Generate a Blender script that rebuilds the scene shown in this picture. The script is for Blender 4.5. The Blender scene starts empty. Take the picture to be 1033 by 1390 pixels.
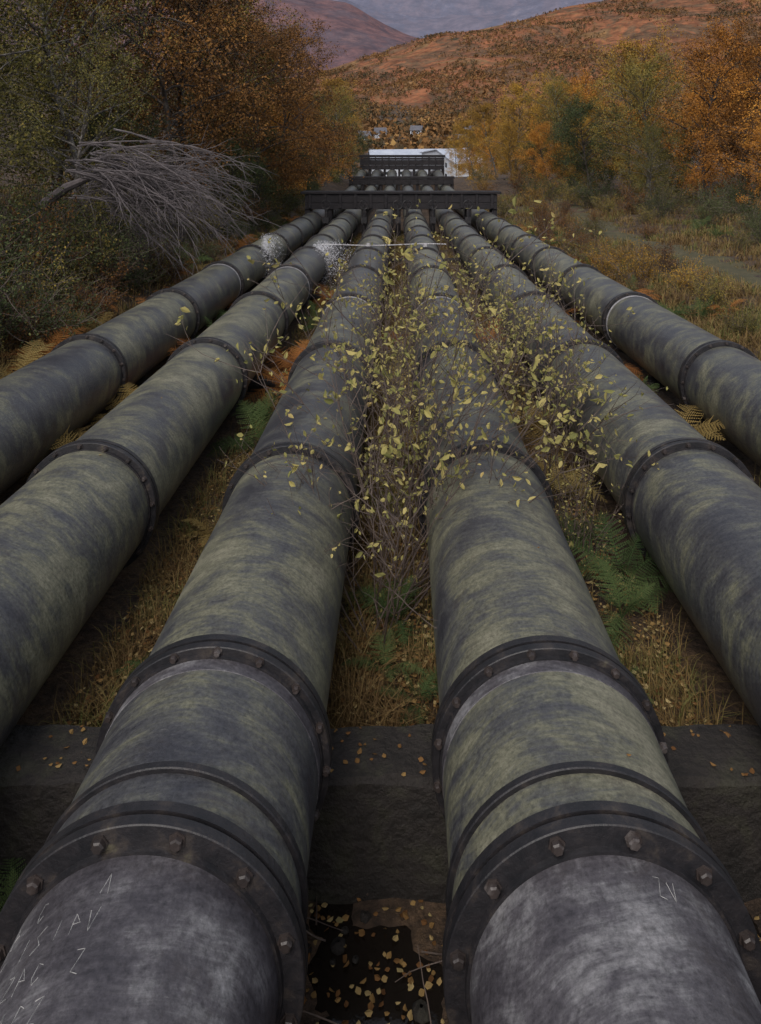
import bpy, math, random
import numpy as np
from mathutils import Vector
random.seed(7); rng=np.random.default_rng(7)
TH=math.radians(8.0); C=math.cos(TH); S=math.sin(TH); Z0=60.0
def Wp(P):
    P=np.asarray(P,dtype=float); o=np.empty_like(P)
    o[...,0]=P[...,0]; o[...,1]=P[...,1]*C+P[...,2]*S; o[...,2]=-P[...,1]*S+P[...,2]*C+Z0
    return o
scene=bpy.context.scene
# ---------------------------------------------------------------- noise
def _h(i,j,s):
    v=np.sin(i*127.1+j*311.7+s*74.7)*43758.5453
    return v-np.floor(v)
def vn(x,y,s=0):
    x=np.asarray(x,float); y=np.asarray(y,float)
    i=np.floor(x); j=np.floor(y); fx=x-i; fy=y-j
    u=fx*fx*(3-2*fx); v=fy*fy*(3-2*fy)
    return (_h(i,j,s)*(1-u)+_h(i+1,j,s)*u)*(1-v)+(_h(i,j+1,s)*(1-u)+_h(i+1,j+1,s)*u)*v
def fbm(x,y,o=4,s=0):
    t=0;a=.5
    for k in range(o):
        t=t+a*(vn(x,y,s+k)-.5); x=x*2.03+5.1; y=y*2.03+1.7; a*=.5
    return t
# ---------------------------------------------------------------- mesh builder
class MB:
    def __init__(s): s.V=[];s.F=[];s.M=[];s.R=[];s.UV=[];s.n=0
    def add(s,V,F,mat=0,rnd=0.5,uv=None):
        V=np.asarray(V,float).reshape(-1,3); F=np.asarray(F,int).reshape(-1,4)
        s.V.append(V); s.F.append(F+s.n); s.n+=len(V)
        s.M.append(np.full(len(F),mat) if np.isscalar(mat) else np.asarray(mat))
        s.R.append(np.full(len(F),rnd) if np.isscalar(rnd) else np.asarray(rnd))
        s.UV.append(np.zeros((len(V),2)) if uv is None else np.asarray(uv,float))
    def box(s,x0,x1,y0,y1,z0,z1,mat=0,rnd=.5):
        V=[(x0,y0,z0),(x1,y0,z0),(x1,y1,z0),(x0,y1,z0),(x0,y0,z1),(x1,y0,z1),(x1,y1,z1),(x0,y1,z1)]
        s.add(V,[(0,3,2,1),(4,5,6,7),(0,1,5,4),(1,2,6,5),(2,3,7,6),(3,0,4,7)],mat,rnd)
    def mesh(s,name,mats,xf=None,smooth=False,sharp=None,uv=False):
        V=np.concatenate(s.V); F=np.concatenate(s.F); M=np.concatenate(s.M); R=np.concatenate(s.R)
        if xf is not None: V=xf(V)
        me=bpy.data.meshes.new(name)
        me.vertices.add(len(V)); me.vertices.foreach_set('co',V.astype(np.float32).ravel())
        me.loops.add(F.size); me.loops.foreach_set('vertex_index',F.astype(np.int32).ravel())
        me.polygons.add(len(F)); me.polygons.foreach_set('loop_start',np.arange(0,F.size,4,dtype=np.int32))
        for m in mats: me.materials.append(m)
        me.polygons.foreach_set('material_index',M.astype(np.int32))
        me.update(calc_edges=True)
        a=me.attributes.new('rnd','FLOAT','FACE'); a.data.foreach_set('value',R.astype(np.float32))
        if uv:
            U=np.concatenate(s.UV)[F.ravel()]
            l=me.uv_layers.new(name='UVMap'); l.data.foreach_set('uv',U.astype(np.float32).ravel())
        me.polygons.foreach_set('use_smooth',np.full(len(F),smooth))
        if sharp: me.set_sharp_from_angle(angle=math.radians(sharp))
        me.update(); return me
def put(name,me,loc=(0,0,0),rot=(0,0,0),sc=(1,1,1)):
    o=bpy.data.objects.new(name,me); scene.collection.objects.link(o)
    o.location=loc; o.rotation_euler=rot; o.scale=sc; return o
def tube(mb,P,R,k=5,mat=0,rnd=.5):
    P=np.asarray(P,float); R=np.asarray(R,float); n=len(P)
    T=np.gradient(P,axis=0); T/=np.linalg.norm(T,axis=1)[:,None]+1e-9
    ref=np.array([.31,.17,.93]) if abs(T[0][2])<.9 else np.array([1,.1,0.])
    A=np.cross(T,ref); A/=np.linalg.norm(A,axis=1)[:,None]+1e-9
    B=np.cross(T,A)
    a=np.arange(k)*2*np.pi/k
    V=P[:,None,:]+R[:,None,None]*(np.cos(a)[None,:,None]*A[:,None,:]+np.sin(a)[None,:,None]*B[:,None,:])
    i=np.arange(n-1)[:,None]; j=np.arange(k)[None,:]; j2=(j+1)%k
    F=np.stack([i*k+j,i*k+j2,(i+1)*k+j2,(i+1)*k+j],-1)
    mb.add(V,F,mat,rnd)
def leaves(mb,Pc,size,mat=1,rnd=None,flat=.0,asp=.55):
    n=len(Pc); Pc=np.asarray(Pc)
    d=rng.normal(size=(n,3)); d[:,2]*= (1-flat); d/=np.linalg.norm(d,axis=1)[:,None]
    q=rng.normal(size=(n,3))
    w=np.cross(d,q) if flat<=0 else np.cross(d,np.array([0,0,1.])+rng.normal(size=(n,3))*.35)
    w/=np.linalg.norm(w,axis=1)[:,None]+1e-9
    nn=np.cross(d,w)
    L=(size*rng.uniform(.6,1.25,n))[:,None]; Wd=L*asp*.5
    a=Pc; b=Pc+d*L+nn*L*rng.uniform(-.2,.2,(n,1))
    m1=Pc+d*L*.35+w*Wd+nn*L*.12; m1b=Pc+d*L*.72+w*Wd*.75+nn*L*.1
    m2=Pc+d*L*.35-w*Wd+nn*L*.12; m2b=Pc+d*L*.72-w*Wd*.75+nn*L*.1
    V=np.stack([a,m1,m1b,b,m2,m2b],1)
    base=np.arange(n)[:,None]*6
    F=np.concatenate([base+np.array([0,1,2,3]),base+np.array([0,3,5,4])])
    r=rng.random(n) if rnd is None else rnd
    mb.add(V,F,mat,np.concatenate([r,r]))
def quads(mb,Pc,size,mat=1,rnd=None,flat=0):
    n=len(Pc); d=rng.normal(size=(n,3)); d[:,2]*=(1-flat); d/=np.linalg.norm(d,axis=1)[:,None]
    w=np.cross(d,rng.normal(size=(n,3))); w/=np.linalg.norm(w,axis=1)[:,None]
    L=(np.asarray(size)*rng.uniform(.6,1.3,n))[:,None]*.5
    V=np.stack([Pc-d*L,Pc+w*L*.6-d*L*.1,Pc+d*L,Pc-w*L*.6+d*L*.1],1)
    F=np.arange(n*4).reshape(n,4)
    mb.add(V,F,mat,rng.random(n) if rnd is None else rnd)
# ---------------------------------------------------------------- materials
def newmat(name):
    m=bpy.data.materials.new(name); m.use_nodes=True; nt=m.node_tree
    for n in list(nt.nodes): nt.nodes.remove(n)
    out=nt.nodes.new('ShaderNodeOutputMaterial'); return m,nt,out
def N(nt,t,**kw):
    n=nt.nodes.new(t)
    for k,v in kw.items(): setattr(n,k,v)
    return n
def ramp(nt,stops,fac=None):
    r=nt.nodes.new('ShaderNodeValToRGB'); e=r.color_ramp.elements
    while len(e)<len(stops): e.new(.5)
    for el,(p,c) in zip(e,stops):
        el.position=p; el.color=(c[0],c[1],c[2],1) if not np.isscalar(c) else (c,c,c,1)
    if fac is not None: nt.links.new(fac,r.inputs[0])
    return r
def noise(nt,vec,scale,detail=5,rough=.6,dist=0.):
    n=nt.nodes.new('ShaderNodeTexNoise'); n.inputs['Scale'].default_value=scale
    n.inputs['Detail'].default_value=detail; n.inputs['Roughness'].default_value=rough; n.inputs['Distortion'].default_value=dist
    if vec is not None: nt.links.new(vec,n.inputs['Vector'])
    return n.outputs['Fac']
def mix(nt,fac,a,b,mode='MIX'):
    m=nt.nodes.new('ShaderNodeMix'); m.data_type='RGBA'; m.blend_type=mode
    for sock,v in ((m.inputs[0],fac),(m.inputs[6],a),(m.inputs[7],b)):
        if hasattr(v,'links'): nt.links.new(v,sock)
        elif np.isscalar(v): sock.default_value=v
        else: sock.default_value=(v[0],v[1],v[2],1)
    return m.outputs[2]
def mth(nt,op,a,b=0.,clamp=False):
    m=nt.nodes.new('ShaderNodeMath'); m.operation=op; m.use_clamp=clamp
    for sock,v in ((m.inputs[0],a),(m.inputs[1],b)):
        if hasattr(v,'links'): nt.links.new(v,sock)
        else: sock.default_value=v
    return m.outputs[0]
def mapping(nt,vec,sc,loc=(0,0,0)):
    m=nt.nodes.new('ShaderNodeMapping'); m.inputs['Scale'].default_value=sc; m.inputs['Location'].default_value=loc
    nt.links.new(vec,m.inputs['Vector']); return m.outputs[0]
def bump(nt,h,st=.4,d=.02):
    b=nt.nodes.new('ShaderNodeBump'); b.inputs['Strength'].default_value=st; b.inputs['Distance'].default_value=d
    nt.links.new(h,b.inputs['Height']); return b.outputs[0]
def finish(nt,out,col,rough=.7,nrm=None,metal=0.,spec=.5):
    p=nt.nodes.new('ShaderNodeBsdfPrincipled')
    if hasattr(col,'links'): nt.links.new(col,p.inputs['Base Color'])
    else: p.inputs['Base Color'].default_value=(*col,1)
    if hasattr(rough,'links'): nt.links.new(rough,p.inputs['Roughness'])
    else: p.inputs['Roughness'].default_value=rough
    p.inputs['Metallic'].default_value=metal; p.inputs['Specular IOR Level'].default_value=spec
    if nrm is not None: nt.links.new(nrm,p.inputs['Normal'])
    nt.links.new(p.outputs[0],out.inputs[0])
def leafmat(name,cols,clump=.6,trans=.0,csc=.8,obj=.35,gain=1.25):
    m,nt,out=newmat(name)
    at=N(nt,'ShaderNodeAttribute',attribute_name='rnd')
    tc=N(nt,'ShaderNodeTexCoord')
    nz=noise(nt,tc.outputs['Object'],csc,2)
    oi=N(nt,'ShaderNodeObjectInfo')
    f=mth(nt,'ADD',mth(nt,'MULTIPLY',at.outputs['Fac'],.5),mth(nt,'MULTIPLY',mth(nt,'SUBTRACT',nz,.25),clump))
    f=mth(nt,'ADD',f,mth(nt,'MULTIPLY',mth(nt,'SUBTRACT',oi.outputs['Random'],.5),obj),True)
    k=len(cols); r=ramp(nt,[(i/(k-1),np.array(c)*gain) for i,c in enumerate(cols)],f)
    d=N(nt,'ShaderNodeBsdfDiffuse'); nt.links.new(r.outputs[0],d.inputs[0]); res=d.outputs[0]
    if trans>0:
        t=N(nt,'ShaderNodeBsdfTranslucent'); nt.links.new(r.outputs[0],t.inputs[0])
        ms=N(nt,'ShaderNodeMixShader'); ms.inputs[0].default_value=trans
        nt.links.new(res,ms.inputs[1]); nt.links.new(t.outputs[0],ms.inputs[2]); res=ms.outputs[0]
    nt.links.new(res,out.inputs[0]); return m
# pipe paint
def pipe_mat(name,worn=False):
    m,nt,out=newmat(name)
    uv=N(nt,'ShaderNodeTexCoord').outputs['UV']; at=N(nt,'ShaderNodeAttribute',attribute_name='rnd').outputs['Fac']
    cx=N(nt,'ShaderNodeCombineXYZ'); nt.links.new(mth(nt,'MULTIPLY',at,37.),cx.inputs[2])
    wv=noise(nt,mapping(nt,uv,(1.1,.6,1)),1.,2,.5)
    nt.links.new(mth(nt,'MULTIPLY',mth(nt,'SUBTRACT',wv,.5),.55),cx.inputs[1])
    va=N(nt,'ShaderNodeVectorMath',operation='ADD'); nt.links.new(uv,va.inputs[0]); nt.links.new(cx.outputs[0],va.inputs[1]); v=va.outputs[0]
    fine=noise(nt,mapping(nt,v,(3.6,42,1)),1.0,5,.74,.1)
    mid=noise(nt,mapping(nt,v,(2.4,8.,1)),1.0,5,.68,.4)
    big=noise(nt,mapping(nt,v,(1.9,1.7,1)),1.0,6,.66,.4)
    f=mth(nt,'ADD',mth(nt,'ADD',mth(nt,'MULTIPLY',fine,.27),mth(nt,'MULTIPLY',mid,.40)),mth(nt,'MULTIPLY',big,.71))
    f=mth(nt,'ADD',f,mth(nt,'MULTIPLY',mth(nt,'SUBTRACT',at,.5),.10))
    if not worn:
        r=ramp(nt,[(.54,(.036,.036,.043)),(.63,(.060,.060,.063)),(.69,(.088,.088,.076)),(.75,(.135,.132,.091)),(.84,(.20,.19,.135))],f)
    else:
        f=mth(nt,'ADD',f,mth(nt,'MULTIPLY',mth(nt,'SUBTRACT',big,.5),.45))
        r=ramp(nt,[(.50,(.030,.027,.032)),(.66,(.058,.053,.060)),(.75,(.085,.079,.086)),(.84,(.16,.155,.16)),(.98,(.27,.26,.265))],f)
    spk=noise(nt,mapping(nt,uv,(40,40,40)),1.,5,.78)
    sp=ramp(nt,[(.33,.55),(.5,1.),(.70,1.5)],spk)
    col=mix(nt,1.,r.outputs[0],sp.outputs[0],'MULTIPLY')
    st=ramp(nt,[(.55,0.),(.67,1.)],noise(nt,mapping(nt,v,(2.4,2.6,1),(3,7,1)),1.6,6,.78))
    col=mix(nt,mth(nt,'MULTIPLY',st.outputs[0],.5),col,(.038,.030,.029))
    sc_=ramp(nt,[(.69,0.),(.73,1.)],noise(nt,mapping(nt,v,(7,60,1),(9,2,4)),1.,4,.8))
    col=mix(nt,mth(nt,'MULTIPLY',sc_.outputs[0],.5),col,(.30,.29,.27))
    rg=mth(nt,'ADD',mth(nt,'MULTIPLY',f,.45),.17)
    finish(nt,out,col,rg,bump(nt,mth(nt,'ADD',mid,mth(nt,'MULTIPLY',spk,.8)),.25,.01),0.,.5)
    return m
M_pipe=pipe_mat('pipe_paint'); M_worn=pipe_mat('pipe_worn_paint',True)
def simple(name,stops,sc=6,rough=.6,bs=.4,bd=.01,detail=6,coord='Object',metal=0.,spec=.5):
    m,nt,out=newmat(name); tc=N(nt,'ShaderNodeTexCoord').outputs[coord]
    n=noise(nt,tc,sc,detail,.65,.3); r=ramp(nt,stops,n); finish(nt,out,r.outputs[0],rough,bump(nt,noise(nt,tc,sc*5,4),bs,bd),metal,spec); return m
M_flange=simple('flange_black_paint',[(.35,(.008,.008,.010)),(.54,(.018,.016,.018)),(.66,(.042,.034,.030)),(.76,(.09,.08,.05))],9,.5)
M_bolt=simple('bolt_steel',[(.3,(.015,.013,.013)),(.55,(.04,.030,.027)),(.75,(.14,.125,.12))],5,.45)
M_white=simple('bare_metal_band',[(.35,(.25,.24,.25)),(.6,(.45,.44,.45))],9,.5)
M_chalk=simple('chalk',[(.4,(.14,.14,.14)),(.6,(.36,.35,.34))],30,.9)
M_conc=simple('mossy_concrete',[(.3,(.010,.009,.008)),(.5,(.022,.018,.016)),(.62,(.032,.03,.02)),(.8,(.07,.06,.05))],3,.85,.8,.05)
M_tar=simple('dark_timber',[(.3,(.006,.005,.007)),(.6,(.014,.011,.013)),(.8,(.04,.032,.033))],2,.8,.5,.03)
M_bark=simple('birch_bark',[(.35,(.035,.028,.024)),(.5,(.09,.08,.07)),(.7,(.24,.22,.2))],4,.8,.6,.03,3)
M_bark_d=simple('dark_bark',[(.3,(.02,.016,.014)),(.6,(.06,.048,.04)),(.8,(.11,.095,.085))],5,.85,.6,.03,3)
M_dead=simple('dead_wood',[(.3,(.05,.042,.044)),(.6,(.14,.12,.122)),(.8,(.23,.20,.21))],3,.8,.5,.01,3)
M_twig=simple('twig_bark',[(.3,(.045,.03,.026)),(.7,(.14,.105,.085))],6,.7,.3,.01,3)
# ---------------------------------------------------------------- terrain
HX=[-40,4.25,4.55,45,72,90,130,250,500]
def Hf(x,s):
    x=np.asarray(x,float); s=np.asarray(s,float)
    p=np.interp(s,HX,[-4.0,-4.0,-3.62,-3.68,-3.35,-2.3,-3.2,-4.6,(-58+500*S)/C])
    p=np.where(s>500,(-58+s*S)/C,p)
    fade=np.clip(1-(s-150)/150,0,1)
    bl=np.maximum(0,-x-5.6); br=np.maximum(0,x-6.0)
    p=p+fade*(2.6*(1-np.exp(-bl*.16)))+fade*1.6*(1-np.exp(-br*.05))
    f2=np.clip(1-(s-250)/900,0,1)
    p=p+f2*(.5*np.maximum(0,-x-22)*(1-np.exp(-np.maximum(0,-x-22)/20))/(1+np.maximum(0,-x-22)/400)+.10*np.maximum(0,x-45))
    amp=np.clip((np.abs(x)-5)/10,.12,1)*.9
    p=p+amp*fbm(x*.35,s*.35,4,3)+.22*fbm(x*1.6,s*1.3,3,9)*(s>4.5)+.12*fbm(x*3.,s*3.,3,19)*(s<4.5)
    return p
def sheet(fn,xs,ss,mats,name,off=0,smooth=True):
    X,Sg=np.meshgrid(xs,ss); H=fn(X,Sg)+off
    V=Wp(np.stack([X,Sg,H],-1).reshape(-1,3)); nx=len(xs); ny=len(ss)
    i=np.arange(ny-1)[:,None]; j=np.arange(nx-1)[None,:]
    F=np.stack([i*nx+j,i*nx+j+1,(i+1)*nx+j+1,(i+1)*nx+j],-1)
    mb=MB(); mb.add(V,F); return put(name,mb.mesh(name,mats,smooth=smooth))
m,nt,out=newmat('ground_soil'); tc=N(nt,'ShaderNodeTexCoord').outputs['Object']
a=ramp(nt,[(.3,(.024,.016,.012)),(.48,(.06,.038,.024)),(.6,(.10,.062,.034)),(.75,(.06,.066,.027))],noise(nt,tc,1.3,7,.7))
b=ramp(nt,[(.35,.45),(.65,1.5)],noise(nt,tc,17,5,.7))
col=mix(nt,1.,a.outputs[0],b.outputs[0],'MULTIPLY')
finish(nt,out,col,.9,bump(nt,noise(nt,tc,14,5,.7),.9,.05)); M_ground=m
xs=np.concatenate([-np.geomspace(4000,9,60),np.linspace(-8.8,8.8,260),np.geomspace(9,4000,60)])
ss=np.concatenate([np.linspace(-30,-2,12),np.linspace(-1.5,1.4,10),np.linspace(1.5,4.2,50),[4.3,4.4,4.5,4.6],np.geomspace(4.8,6500,230)])
sheet(Hf,xs,ss,[M_ground],'ground')
m,nt,out=newmat('puddle_water'); tc=N(nt,'ShaderNodeTexCoord').outputs['Object']; finish(nt,out,(.012,.009,.007),.08,bump(nt,noise(nt,tc,9,3),.15,.01))
mb=MB(); g=np.linspace(-6,6,13)
for q in range(12): mb.add([(g[q],.5,-4.02),(g[q+1],.5,-4.02),(g[q+1],4.24,-4.02),(g[q],4.24,-4.02)],[(0,1,2,3)])
put('puddle',mb.mesh('puddle',[m],xf=Wp))
pm,nt,out=newmat('trodden_grass'); tc=N(nt,'ShaderNodeTexCoord').outputs['Object']
r=ramp(nt,[(.3,(.045,.045,.02)),(.5,(.075,.066,.032)),(.7,(.11,.09,.045))],noise(nt,tc,1.8,7,.75)); finish(nt,out,r.outputs[0],.95,bump(nt,noise(nt,tc,22,4),.8,.04))
px=np.linspace(-.8,.8,12); psv=np.linspace(6,95,220)
cxp=lambda s:9.6+.055*(s-15)+.5*np.sin(s*.12)
U,Sv=np.meshgrid(px,psv); Xp=cxp(Sv)+U*(1+.35*vn(Sv*.7,U*0)); Hp=Hf(Xp,Sv)+.04-.06*np.abs(U/.8)**3
mb=MB(); i=np.arange(219)[:,None]; j=np.arange(11)[None,:]
mb.add(Wp(np.stack([Xp,Sv,Hp],-1).reshape(-1,3)),np.stack([i*12+j,i*12+j+1,(i+1)*12+j+1,(i+1)*12+j],-1)); put('path',mb.mesh('path',[pm],smooth=True))
# hills
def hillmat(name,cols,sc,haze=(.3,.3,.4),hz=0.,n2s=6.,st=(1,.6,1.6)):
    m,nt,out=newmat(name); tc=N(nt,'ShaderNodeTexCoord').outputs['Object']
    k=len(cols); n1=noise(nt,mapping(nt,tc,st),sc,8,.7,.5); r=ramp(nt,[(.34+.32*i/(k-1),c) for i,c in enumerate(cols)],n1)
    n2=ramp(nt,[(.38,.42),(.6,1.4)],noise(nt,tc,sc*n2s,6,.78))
    col=mix(nt,1.,r.outputs[0],n2.outputs[0],'MULTIPLY'); col=mix(nt,hz,col,haze)  # aerial haze is painted in: base colour blended towards the haze tint
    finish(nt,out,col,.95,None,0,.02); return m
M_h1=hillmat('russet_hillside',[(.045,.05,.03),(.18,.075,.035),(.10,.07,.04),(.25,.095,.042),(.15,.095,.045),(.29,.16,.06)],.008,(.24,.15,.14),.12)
M_h2=hillmat('haze_tinted_hillside',[(.045,.035,.04),(.15,.07,.055),(.06,.048,.053),(.17,.095,.08)],.005,(.19,.15,.19),.34,4)
M_h3=hillmat('haze_tinted_mountain',[(.04,.045,.06),(.12,.09,.095),(.06,.065,.09),(.19,.16,.17)],.0035,(.20,.205,.28),.52,4,(1.2,.5,.9))  # bluish distance haze carried by the base colour, strongest on these ridges
def valley(s): return (-58+s*S)/C
def mkhill(name,mat,s0,s1,s2,rx,ry,amp,nx,ny,xr,seed,rgk=.6):
    def fn(x,s):
        ridge=np.interp(x,rx,ry); t=np.clip((s-s0)/(s1-s0),0,1); t=(t*t*(3-2*t))*.45+t*.55
        back=np.clip((s-s1)/(s2-s1),0,1)
        h=valley(s)-8+(ridge-valley(s1))*t*(1-.5*back)
        e=np.clip(t*3,0,1)
        rg=1-np.abs(2*vn(x/(amp*7)+.3*s/(amp*9),s/(amp*16),seed)-1)
        return h+amp*e*(1.9*fbm(x/(amp*9),s/(amp*9),6,seed)+rgk*(rg-.5))
    sheet(fn,np.linspace(xr[0],xr[1],nx),np.linspace(s0-30,s2,ny),[mat],name)
    return fn
K=1050.
def rid(pts,D): return [ (p[0]-543)/K*D for p in pts],[ (222-p[1])/K*D for p in pts]
rx,ry=rid([(-900,60),(100,150),(300,130),(440,92),(520,75),(620,45),(700,26),(780,6),(900,-25),(1033,-60),(1500,-120),(2500,-160)],1500)
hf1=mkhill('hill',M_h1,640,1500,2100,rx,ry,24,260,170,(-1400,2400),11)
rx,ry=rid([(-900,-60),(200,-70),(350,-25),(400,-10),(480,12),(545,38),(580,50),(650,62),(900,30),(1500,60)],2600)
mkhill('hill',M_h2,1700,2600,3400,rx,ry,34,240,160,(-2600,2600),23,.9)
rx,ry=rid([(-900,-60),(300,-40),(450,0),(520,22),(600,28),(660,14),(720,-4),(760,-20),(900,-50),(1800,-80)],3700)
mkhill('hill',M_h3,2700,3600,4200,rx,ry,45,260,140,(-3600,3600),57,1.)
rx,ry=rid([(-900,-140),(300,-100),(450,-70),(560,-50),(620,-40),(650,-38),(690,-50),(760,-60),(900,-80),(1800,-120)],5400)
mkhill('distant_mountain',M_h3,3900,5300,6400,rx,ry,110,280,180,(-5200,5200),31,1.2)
# distant trees on hillside / valley
M_far=leafmat('hillside_foliage',[(.035,.04,.025),(.06,.055,.035),(.12,.07,.035),(.21,.11,.045),(.32,.2,.075)],1.1,.0,.012,0,1.15)
n=75000; x=rng.uniform(-450,1000,n); s=560+ (rng.random(n)**1.15)*950
t=(s-560)/950; mk=fbm(x/60,s/110,5,41)+.5
keep=(mk+rng.normal(0,.05,n))>(.33+.26*t); x=x[keep];s=s[keep]; x=np.concatenate([x,rng.uniform(-160,260,3000)]); s=np.concatenate([s,rng.uniform(370,660,3000)])
h=np.where(s>612,np.maximum(hf1(x,s),Hf(x,s)),Hf(x,s)); n=len(x)
ht=rng.uniform(2.2,6.5,n)*np.where(s<680,1.3,1.); q=7
off=rng.normal(size=(n,q,3)); off/=np.linalg.norm(off,axis=2)[:,:,None]; off*=rng.random((n,q,1))**.4
P=np.stack([x,s,h+ht*.4],-1)[:,None,:]+off*np.stack([ht*.45,ht*.45,ht*.5],-1)[:,None,:]
mb=MB(); tr=rng.random(n); quads(mb,Wp(P.reshape(-1,3)),np.repeat(ht*.5,q),0,np.clip(np.repeat(tr,q)+rng.normal(0,.1,n*q),0,1))
put('distant_trees',mb.mesh('distant_trees',[M_far]))
# ---------------------------------------------------------------- pipes
AX=-2.95; RP=.52; RF=.578
def axis_h(s): return np.interp(s,[-5,38,56,72,76,88,95,150],[AX,AX,AX+.02,-2.52,-2.3,-1.24,-1.2,-3.5])
def build_pipe(x0,fl,near,bands,seed):
    r_=random.Random(seed); mb=MB(); k=112
    a=np.arange(k+1)*2*np.pi/k
    prof=[]
    def body_r(s):
        if near:
            if s<fl[0]: return .487
            if s<fl[1]: return .53
        return RP
    cur=-4.; segr=r_.random()
    def sub(s0,s1,mat):
        r=body_r((s0+s1)/2); nn=max(2,int((s1-s0)/.6)+1)
        prof.append(([(s,r) for s in np.linspace(s0,s1,nn)],mat,segr))
    for i,f in enumerate(fl):
        w=.055
        sub(cur,f-w,3 if (near and i==0) else 0)
        ra=body_r(f-.3); rb=body_r(f+.3)
        prof.append(([(f-w-.02,ra),(f-w-.02,ra+.012),(f-w,ra+.016),(f-w,RF-.004),(f-w+.004,RF),(f-.009,RF),(f-.008,RF-.025),(f+.008,RF-.025),(f+.009,RF),(f+w-.004,RF),(f+w,RF-.004),(f+w,rb+.01),(f+w+.03,rb+.008),(f+w+.035,rb-.002)],1,.5))
        if near and i==0:
            prof.append(([(f+.24,rb-.002),(f+.24,rb+.018),(f+.245,rb+.022),(f+.275,rb+.022),(f+.28,rb+.018),(f+.28,rb-.002)],1,.5))
        if near and i==1:
            prof.append(([(f-w-.10,ra-.001),(f-w-.098,ra+.003),(f-w-.021,ra+.003)],3,.72))
        if i in bands:
            prof.append(([(f-w-.09,ra-.002),(f-w-.09,ra+.006),(f-w-.03,ra+.006),(f-w-.03,ra-.002)],4,.5))
        nb=12 if (near and i==0) else 16
        ph=r_.random()*.4; rb_=(RF+ra)/2+.004; br=.024 if (near and i==0) else .018
        for b in range(nb):
            an=ph+b*2*math.pi/nb+r_.uniform(-.01,.01); cx=x0+rb_*math.sin(an); ch=-rb_*math.cos(an)
            hx=np.arange(6)*math.pi/3+r_.random()*2
            def ring(s,rr): return np.stack([cx+rr*np.cos(hx),np.full(6,s),ch+rr*np.sin(hx)+float(axis_h(f))],-1)
            hh=.03 if i<2 else .026
            V=np.concatenate([ring(f-w+.002,br*1.35),ring(f-w-.006,br*1.35),ring(f-w-.006,br),ring(f-w-hh*.8,br),ring(f-w-hh,br*.75)])
            F=[(q+6*l,(q+1)%6+6*l,(q+1)%6+6*(l+1),q+6*(l+1)) for l in range(4) for q in range(6)]+[(24,25,26,27),(24,27,28,29)]
            mb.add(V,F,2)
        cur=f+w; segr=r_.random()
    sub(cur,150,0)
    for pts,mat,sr in prof:
        P=np.array(pts); n=len(P)
        V=np.stack([x0+P[:,1][:,None]*np.sin(a)[None,:],np.repeat(P[:,0][:,None],k+1,1),axis_h(P[:,0])[:,None]-P[:,1][:,None]*np.cos(a)[None,:]],-1)
        uv=np.stack([np.repeat((a/(2*np.pi)*3.3)[None,:],n,0),np.repeat(P[:,0][:,None],k+1,1)],-1)
        i=np.arange(n-1)[:,None]; j=np.arange(k)[None,:]
        F=np.stack([i*(k+1)+j,i*(k+1)+j+1,(i+1)*(k+1)+j+1,(i+1)*(k+1)+j],-1)
        mb.add(V,F,mat,sr,uv.reshape(-1,2))
    return mb
PX=[-4.37,-2.65,-.92,.735,2.5,4.31]
FL=[[3.0,6.95,10.75,14.7,18.8,22.7,26.6,30.5,34.4,38.3,46,54,62,71,80,88],
    [2.6,6.62,10.55,14.4,18.3,22.3,26.2,30.1,34,37.9,46,54,62,71,80,88],
    [2.83,3.85,6.55,10.35,14.2,18.2,22.1,26,29.9,33.8,37.7,46,54,62,71,80,88],
    [2.83,3.84,6.6,10.4,14.2,18.1,22,26,29.9,33.8,37.7,46,54,62,71,80,88],
    [2.7,6.65,10.5,14.4,18.3,22.2,26.1,30,34,37.9,46,54,62,71,80,88],
    [2.6,6.5,10.35,14.3,18.3,22.2,26.1,30,34,37.9,46,54,62,71,80,88]]
BD=[[4],[4],[4],[4],[],[3]]
for i in range(6):
    mb=build_pipe(PX[i],FL[i],i in(2,3),BD[i],i+3)
    if i in (2,3):
        rr=random.Random(50+i); R=.4875
        glyph=[[(0,0),(0,1),(.5,.5),(0,.5)],[(0,1),(.5,1),(.1,0),(.6,0)],[(0,0),(.3,1),(.6,0)],[(.5,1),(0,.7),(.5,.3),(0,0)],[(.3,1),(.3,0)],[(0,1),(.3,0),(.6,1)],[(.5,.8),(.1,.9),(0,.4),(.2,0),(.5,.2)]]
        for row in range(4 if i==2 else 1):
            for c in range(7 if i==2 else 2):
                if rr.random()<.2: continue
                g=rr.choice(glyph); a0=math.pi+((.95-c*.125+rr.uniform(-.02,.02)) if i==2 else -.30-c*.1); s0=2.62-row*.13
                pts=np.array([(a0-gx*.10,s0+gy*.075+rr.uniform(-.006,.006)) for gx,gy in g]); tt=np.linspace(0,len(pts)-1,len(pts)*7); pa=np.interp(tt,range(len(pts)),pts[:,0]); pv=np.interp(tt,range(len(pts)),pts[:,1])
                P=np.stack([PX[i]+R*np.sin(pa),pv,AX-R*np.cos(pa)],-1); tube(mb,P,np.full(len(P),.0014),4,5)
    put('steel_pipe',mb.mesh('steel_pipe',[M_pipe,M_flange,M_bolt,M_worn,M_white,M_chalk],xf=Wp,smooth=True,sharp=35,uv=True))
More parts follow.
